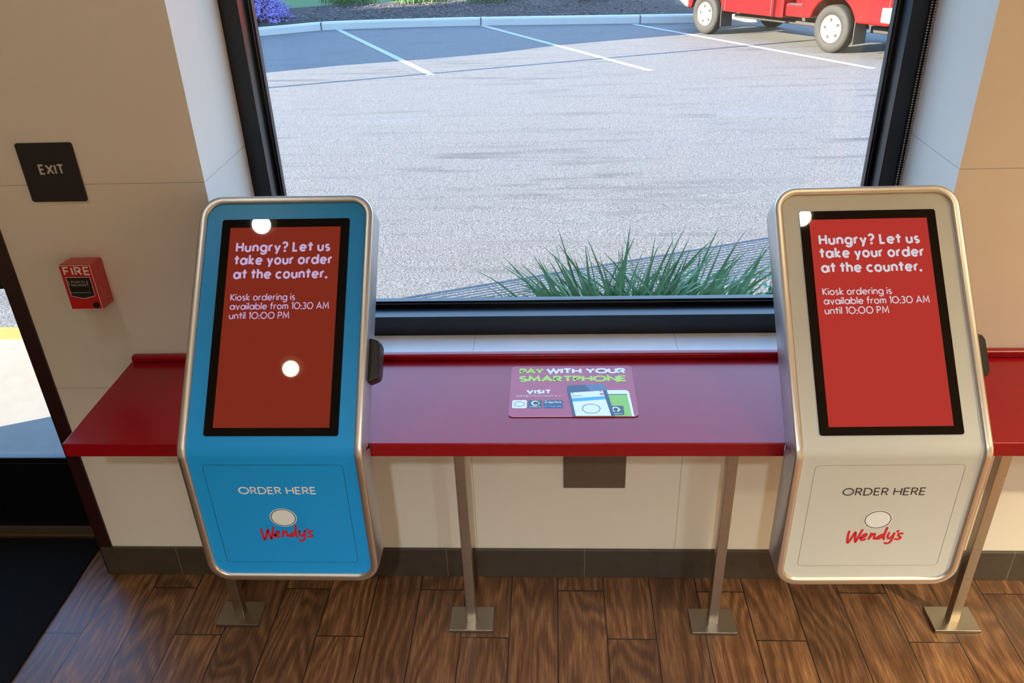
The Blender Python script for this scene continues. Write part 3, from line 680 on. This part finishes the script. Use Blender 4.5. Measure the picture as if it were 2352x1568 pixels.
blades('daylily_plant', .34, 1.0, -.1, 480, .66, .93, 11, 'wide clump of long green strap leaves outside the window, left one of two', wid=.021)
blades('daylily_plant', .62, 1.02, -.1, 190, .62, .92, 23, 'narrower clump of long green strap leaves outside the window, right one of two', wid=.020)
def leafy(name, cx, cy, z0, h, rad, n, seed, label, m='leaf2', ls=.022):
    random.seed(seed); bm = bmesh.new()
    for _ in range(max(5, n//14)):
        x, y = cx+random.gauss(0, rad*.4), cy+random.gauss(0, rad*.4); cyl(bm, (cx+(x-cx)*.3, cy+(y-cy)*.3, z0), (x, y, z0+h*random.uniform(.8, 1)), .003, .0015, 6, 1)
    for _ in range(n):
        t = random.uniform(.35, 1); x, y, z = cx+random.gauss(0, rad*.5), cy+random.gauss(0, rad*.5), z0+h*t
        T = Matrix.Translation((x, y, z)) @ Matrix.Rotation(random.uniform(0, 6.3), 4, 'Z') @ Matrix.Rotation(random.uniform(-.9, .5), 4, 'X')
        s = ls*random.uniform(.6, 1.2); V = [(0, 0, 0), (s*.5, s*.55, s*.08), (s*.42, s*1.1, 0), (0, s*1.45, -s*.1), (-s*.42, s*1.1, 0), (-s*.5, s*.55, s*.08)]
        bm.faces.new([bm.verts.new(T @ Vector(v)) for v in V])
    return tag(obj(name, bm, [m, 'stem']), label, 'plant')
leafy('weed_plant', .50, .96, -.1, .66, .07, 150, 9, 'small bright green weed between the two strap-leaved clumps')
leafy('seedling_shrub', .935, 1.0, -.1, .70, .055, 120, 21, 'small round-leaved shrub sprig outside the window by the white kiosk', m='leaf', ls=.02)

# catmint / lavender bush at the curb
random.seed(17); lb = thing('lavender_bush', 'rounded bush of violet flower spikes behind the curb at the left of the window', 'bush', (-6.45, 16.7, gz(0, 16.0)+.14))
bs = bmesh.new(); bf = bmesh.new(); B0 = Vector((-6.45, 16.75, gz(0, 16.0)+.10))
for _ in range(520):
    a = random.uniform(0, 2*PI); e = math.acos(random.uniform(.02, 1)); L = random.uniform(.8, 1.12)
    dv = Vector((math.cos(a)*math.sin(e), math.sin(a)*math.sin(e), math.cos(e)*1.05)); tip = B0+dv*L
    cyl(bs, B0+dv*.1, tip, .006, .003, 4, 0, False)
    for k in range(13):
        p = B0+dv*L*(.62+.38*k/12)+Vector((random.gauss(0, .012), random.gauss(0, .012), random.gauss(0, .012))); s = .016*(1.25-k/16)
        T = Matrix.Translation(p) @ Matrix.Rotation(random.uniform(0, 6), 4, dv)
        bx(bf, -s, s, -s, s, -s*.8, s*.8, T=T)
    for k in range(8):
        p = B0+dv*L*random.uniform(.2, .72); s = .024; T = Matrix.Translation(p) @ Matrix.Rotation(random.uniform(0, 6), 4, 'Z') @ Matrix.Rotation(random.uniform(-1, 1), 4, 'X')
        bs.faces.new([bs.verts.new(T @ Vector(v)) for v in ((0, -s, 0), (s*.6, 0, .006), (0, s, 0), (-s*.6, 0, .006))])
obj('leaves', bs, 'stem', lb); obj('flower_spikes', bf, 'violet', lb)
# low evergreen tufts at the lawn edge
for i, (x, y) in enumerate(((-4.6, 18.3), (-2.9, 18.35), (-1.2, 18.2), (.9, 18.0))):
    random.seed(40+i); bm = bmesh.new()
    for _ in range(420):
        a = random.uniform(0, 6.3); r = random.uniform(0, .55)*(1); p = Vector((x+math.cos(a)*r*1.3, y+math.sin(a)*r*.6, gz(0, 16.4)+.22)); s = random.uniform(.1, .3)
        q = p+Vector((random.gauss(0, .06), random.gauss(0, .06), s)); n = Vector((random.gauss(0, 1), random.gauss(0, 1), 0)).normalized()*.014
        bm.faces.new([bm.verts.new(v) for v in (p-n, p+n, q)])
    tag(obj('grass_tuft', bm, 'lawn'), ['tuft of grass at the lawn edge nearest the lavender bush', 'second tuft of grass along the lawn edge from the lavender bush', 'third tuft of grass along the lawn edge from the lavender bush', 'tuft of grass at the lawn edge nearest the red truck'][i], 'grass', 'grass tufts at the lawn edge')

# ------------------------------------------------------------ pickup truck
F0 = Vector((2.83, 14.22, gz(0, 14.22)))
ux = Vector((.4957, -.868, .0391)).normalized(); uz = Vector((0, .045, 1)).normalized(); uy = uz.cross(ux).normalized()
TM = Matrix((ux, uy, uz)).transposed().to_4x4(); TM.translation = F0
tr = thing('pickup_truck', 'red pickup truck with white alloy wheels parked across the lot', 'truck', tuple(F0))
WB, TRK, TR = 2.99, 1.72, .345
def tp(x, y, z): return TM @ Vector((x, y, z))
def archside(x0, x1, z0, z1, cxs, r, extra=()):
    """closed side outline with half-round wheel cut-outs along the bottom edge"""
    P = [(x0, z1), (x0, z0)]
    for c in cxs:
        zz = z0-TR; a0 = math.asin(max(-1, min(1, zz/r)))
        P += [(c-r*math.cos(a0+(PI-2*a0)*i/14), TR+r*math.sin(a0+(PI-2*a0)*i/14)) for i in range(15)]
    return P+[(x1, z0), (x1, z1)]
bm = bmesh.new(); prism(bm, archside(-.80, 1.92, .42, 1.04, [0], .44), lambda x, z: tp(x, .02, z), lambda x, z: tp(x, 1.70, z)); body = obj('cab_body', bm, 'truck', tr, bevel=.025)
bm = bmesh.new()
for xx in (.52, 1.66):
    bx(bm, xx-.008, xx+.008, .012, .03, .44, 1.0, T=TM)
bx(bm, -.4, 1.92, .013, .03, .78, .79, T=TM); obj('door_seam', bm, 'under', body)
bm = bmesh.new(); prism(bm, [(.30, 1.04), (.85, 1.62), (1.82, 1.62), (1.92, 1.04)], lambda x, z: tp(x, .10+(z-1.04)*.18, z), lambda x, z: tp(x, 1.62-(z-1.04)*.18, z)); cab = obj('cab_roof', bm, 'truck', tr, bevel=.04)
bm = bmesh.new(); prism(bm, [(.50, 1.08), (.92, 1.54), (1.72, 1.54), (1.78, 1.08)], lambda x, z: tp(x, .088+(z-1.04)*.18, z), lambda x, z: tp(x, .12+(z-1.04)*.18, z)); obj('side_window', bm, 'carglass', cab)
bm = bmesh.new(); prism(bm, [(.12, 1.07), (.12, 1.07+.001), (.79, 1.60), (.82, 1.57), (.34, 1.06)], lambda x, z: tp(x, .2, z), lambda x, z: tp(x, 1.52, z)); obj('windscreen', bm, 'carglass', cab)
bm = bmesh.new(); prism(bm, archside(2.36, 4.06, .46, 1.06, [WB], .46), lambda x, z: tp(x, -.02, z), lambda x, z: tp(x, 1.74, z)); bed = obj('cargo_bed', bm, 'truck', tr, bevel=.05, seg=3)
bm = bmesh.new(); bx(bm, 1.99, 2.40, .22, 1.5, .46, 1.04, T=TM); bx(bm, 2.0, 2.42, .0, 1.72, .46, .64, T=TM); obj('side_step', bm, 'truck', tr, bevel=.02)
bm = bmesh.new(); bx(bm, 2.05, 2.36, -.004, .10, .64, .655, T=TM); obj('step_pad', bm, 'under', tr)
bm = bmesh.new(); bx(bm, 2.5, 4.0, -.026, -.018, .80, .825, T=TM); obj('bed_crease', bm, 'tail', bed)
bm = bmesh.new(); bx(bm, 3.98, 4.075, .0, .10, .76, 1.04, T=TM); obj('tail_light', bm, 'tail', tr, bevel=.01)
bm = bmesh.new(); bx(bm, 3.90, 4.26, -.03, 1.75, .50, .72, T=TM); obj('rear_bumper', bm, 'chrome', tr, bevel=.03, seg=3)
bm = bmesh.new(); bx(bm, -.92, -.50, -.01, 1.73, .40, .66, T=TM); obj('front_bumper', bm, 'chrome', tr, bevel=.06, seg=3)
bm = bmesh.new(); bx(bm, -.5, 3.95, .42, 1.3, .34, .5, T=TM); bx(bm, .45, 2.5, .30, .36, .30, .36, T=TM); bx(bm, 3.4, 3.95, .35, 1.2, .30, .40, T=TM); obj('underbody', bm, 'under', tr, bevel=.02)
for c in (0, WB): obj('axle', cyl(bmesh.new(), tp(c, .1, TR), tp(c, 1.62, TR), .05), 'under', tr)
def wheel(cx, yo, side):
    """yo = outer face; side=+1 means the wheel reaches inward along +y"""
    bm = bmesh.new(); n = 40
    prof = [(.205, .012), (.215, 0), (.30, -.004), (.332, .012), (TR, .03), (TR, .165), (.332, .185), (.21, .19), (.205, .15), (.205, .03)]
    prev = None; first = None
    for r, yy in prof+[prof[0]]:
        L = [bm.verts.new(tp(cx+r*math.cos(2*PI*i/n), yo+side*yy, TR+r*math.sin(2*PI*i/n))) for i in range(n)]
        if prev:
            for i in range(n): bm.faces.new((prev[i], prev[(i+1) % n], L[(i+1) % n], L[i]))
        prev = L
    bmesh.ops.recalc_face_normals(bm, faces=bm.faces)
    t = obj('wheel', bm, 'tyre', tr, smooth=True)
    bm = bmesh.new(); prev = None
    for r, yy in ((.206, .02), (.196, .004), (.184, .012), (.172, .035), (.09, .022), (.066, .012), (.062, .002), (.03, -.004)):
        L = [bm.verts.new(tp(cx+r*math.cos(2*PI*i/n), yo+side*yy, TR+r*math.sin(2*PI*i/n))) for i in range(n)]
        if prev:
            for i in range(n): bm.faces.new((prev[i], prev[(i+1) % n], L[(i+1) % n], L[i]))
        prev = L
    bm.faces.new(prev); bmesh.ops.recalc_face_normals(bm, faces=bm.faces)
    obj('rim', bm, 'alloy', t, smooth=True)
    for k in range(5):
        a = .5+2*PI*k/5; c, s = math.cos(a), math.sin(a); bm = bmesh.new()
        poly(bm, ellipse(.126, 0, .033, .023, 16), lambda p, q: tp(cx+p*c-q*s, yo+side*.0255-side*.001, TR+p*s+q*c)); obj('spoke_hole', bm, 'hole', t)
for cx in (0, WB): wheel(cx, -.01, 1); wheel(cx, TRK+.01, -1)
bm = bmesh.new()
for cx in (.43, WB+.44): obj('mud_flap', box(cx, cx+.02, .0, .26, .16, .52, T=TM), 'flap', tr, bevel=.01)
for cx in (.43, WB+.44): obj('mud_flap', box(cx, cx+.02, 1.46, 1.72, .16, .52, T=TM), 'flap', tr, bevel=.01)
bm.free()

# ------------------------------------------------------------ things left of the view that shade the lot
az = Vector((math.cos(SUN_AZ), math.sin(SUN_AZ)))
pb = Vector((-3.893, 9.684))-az*11.5
lp = thing('lamp_post', 'tall galvanised lamp post left of the parking lot', 'lamp post', (pb.x, pb.y, gz(pb.x, pb.y)))
bm = bmesh.new(); cyl(bm, (pb.x, pb.y, gz(0, pb.y)), (pb.x, pb.y, 8.6), .055, .04, 12); obj('pole', bm, 'galv', lp)
bm = bmesh.new(); bx(bm, pb.x-.15, pb.x+.15, pb.y-.1, pb.y+.6, 8.6, 8.7); obj('lamp_head', bm, 'galv', lp)
# tall slatted gate panel beside the walk
gp = Vector((-.82, 2.452))-az*1.75; pn = Vector((-az.y, az.x))
sg = thing('slat_gate', 'tall narrow gate of upright bars beside the walk', 'gate', (gp.x, gp.y, gz(0, gp.y)))
GH = 2.9
def upright(p, w): return box(-w/2, w/2, -w/2, w/2, gz(0, gp.y)-.1, GH, T=Matrix.Translation((p.x, p.y, 0)) @ Matrix.Rotation(SUN_AZ, 4, 'Z'))
obj('post', upright(gp, .035), 'galv', sg); obj('post', upright(gp-pn*.55, .03), 'galv', sg)
for k in range(1, 15): obj('bar', upright(gp-pn*.55*k/15, .018), 'galv', sg)
# shade trees at the left
def tree(x, y, h, r, seed, label):
    t = thing('shade_tree', label, 'tree', (x, y, gz(x, y))); random.seed(seed)
    bm = bmesh.new(); cyl(bm, (x, y, gz(x, y)-.1), (x, y, h*.6), .25, .14, 14); obj('trunk', bm, 'bark', t)
    bm = bmesh.new(); bmesh.ops.create_icosphere(bm, subdivisions=4, radius=1)
    from mathutils import noise as mn
    for v in bm.verts:
        k = 1+.28*mn.noise(v.co*2.3+Vector((seed, 0, 0)))+.12*mn.noise(v.co*6); v.co = Vector((x+v.co.x*r*k, y+v.co.y*r*k, h*.55+v.co.z*h*.45*k))
    obj('crown', bm, 'crown', t, smooth=True)
tb = Vector((-4.376, 11.095))-az*14
for i, (dd, off, h, r) in enumerate(((0, 2.0, 8.2, 2.9), (1.5, 6.2, 9.2, 3.1), (3, 10.6, 10.4, 3.2))):
    p = tb+pn*off*1.5-az*dd*2.2; tree(p.x, p.y, h, r, i+1, ['shade tree nearest the building left of the lot', 'middle shade tree left of the lot', 'farthest shade tree left of the lot'][i])
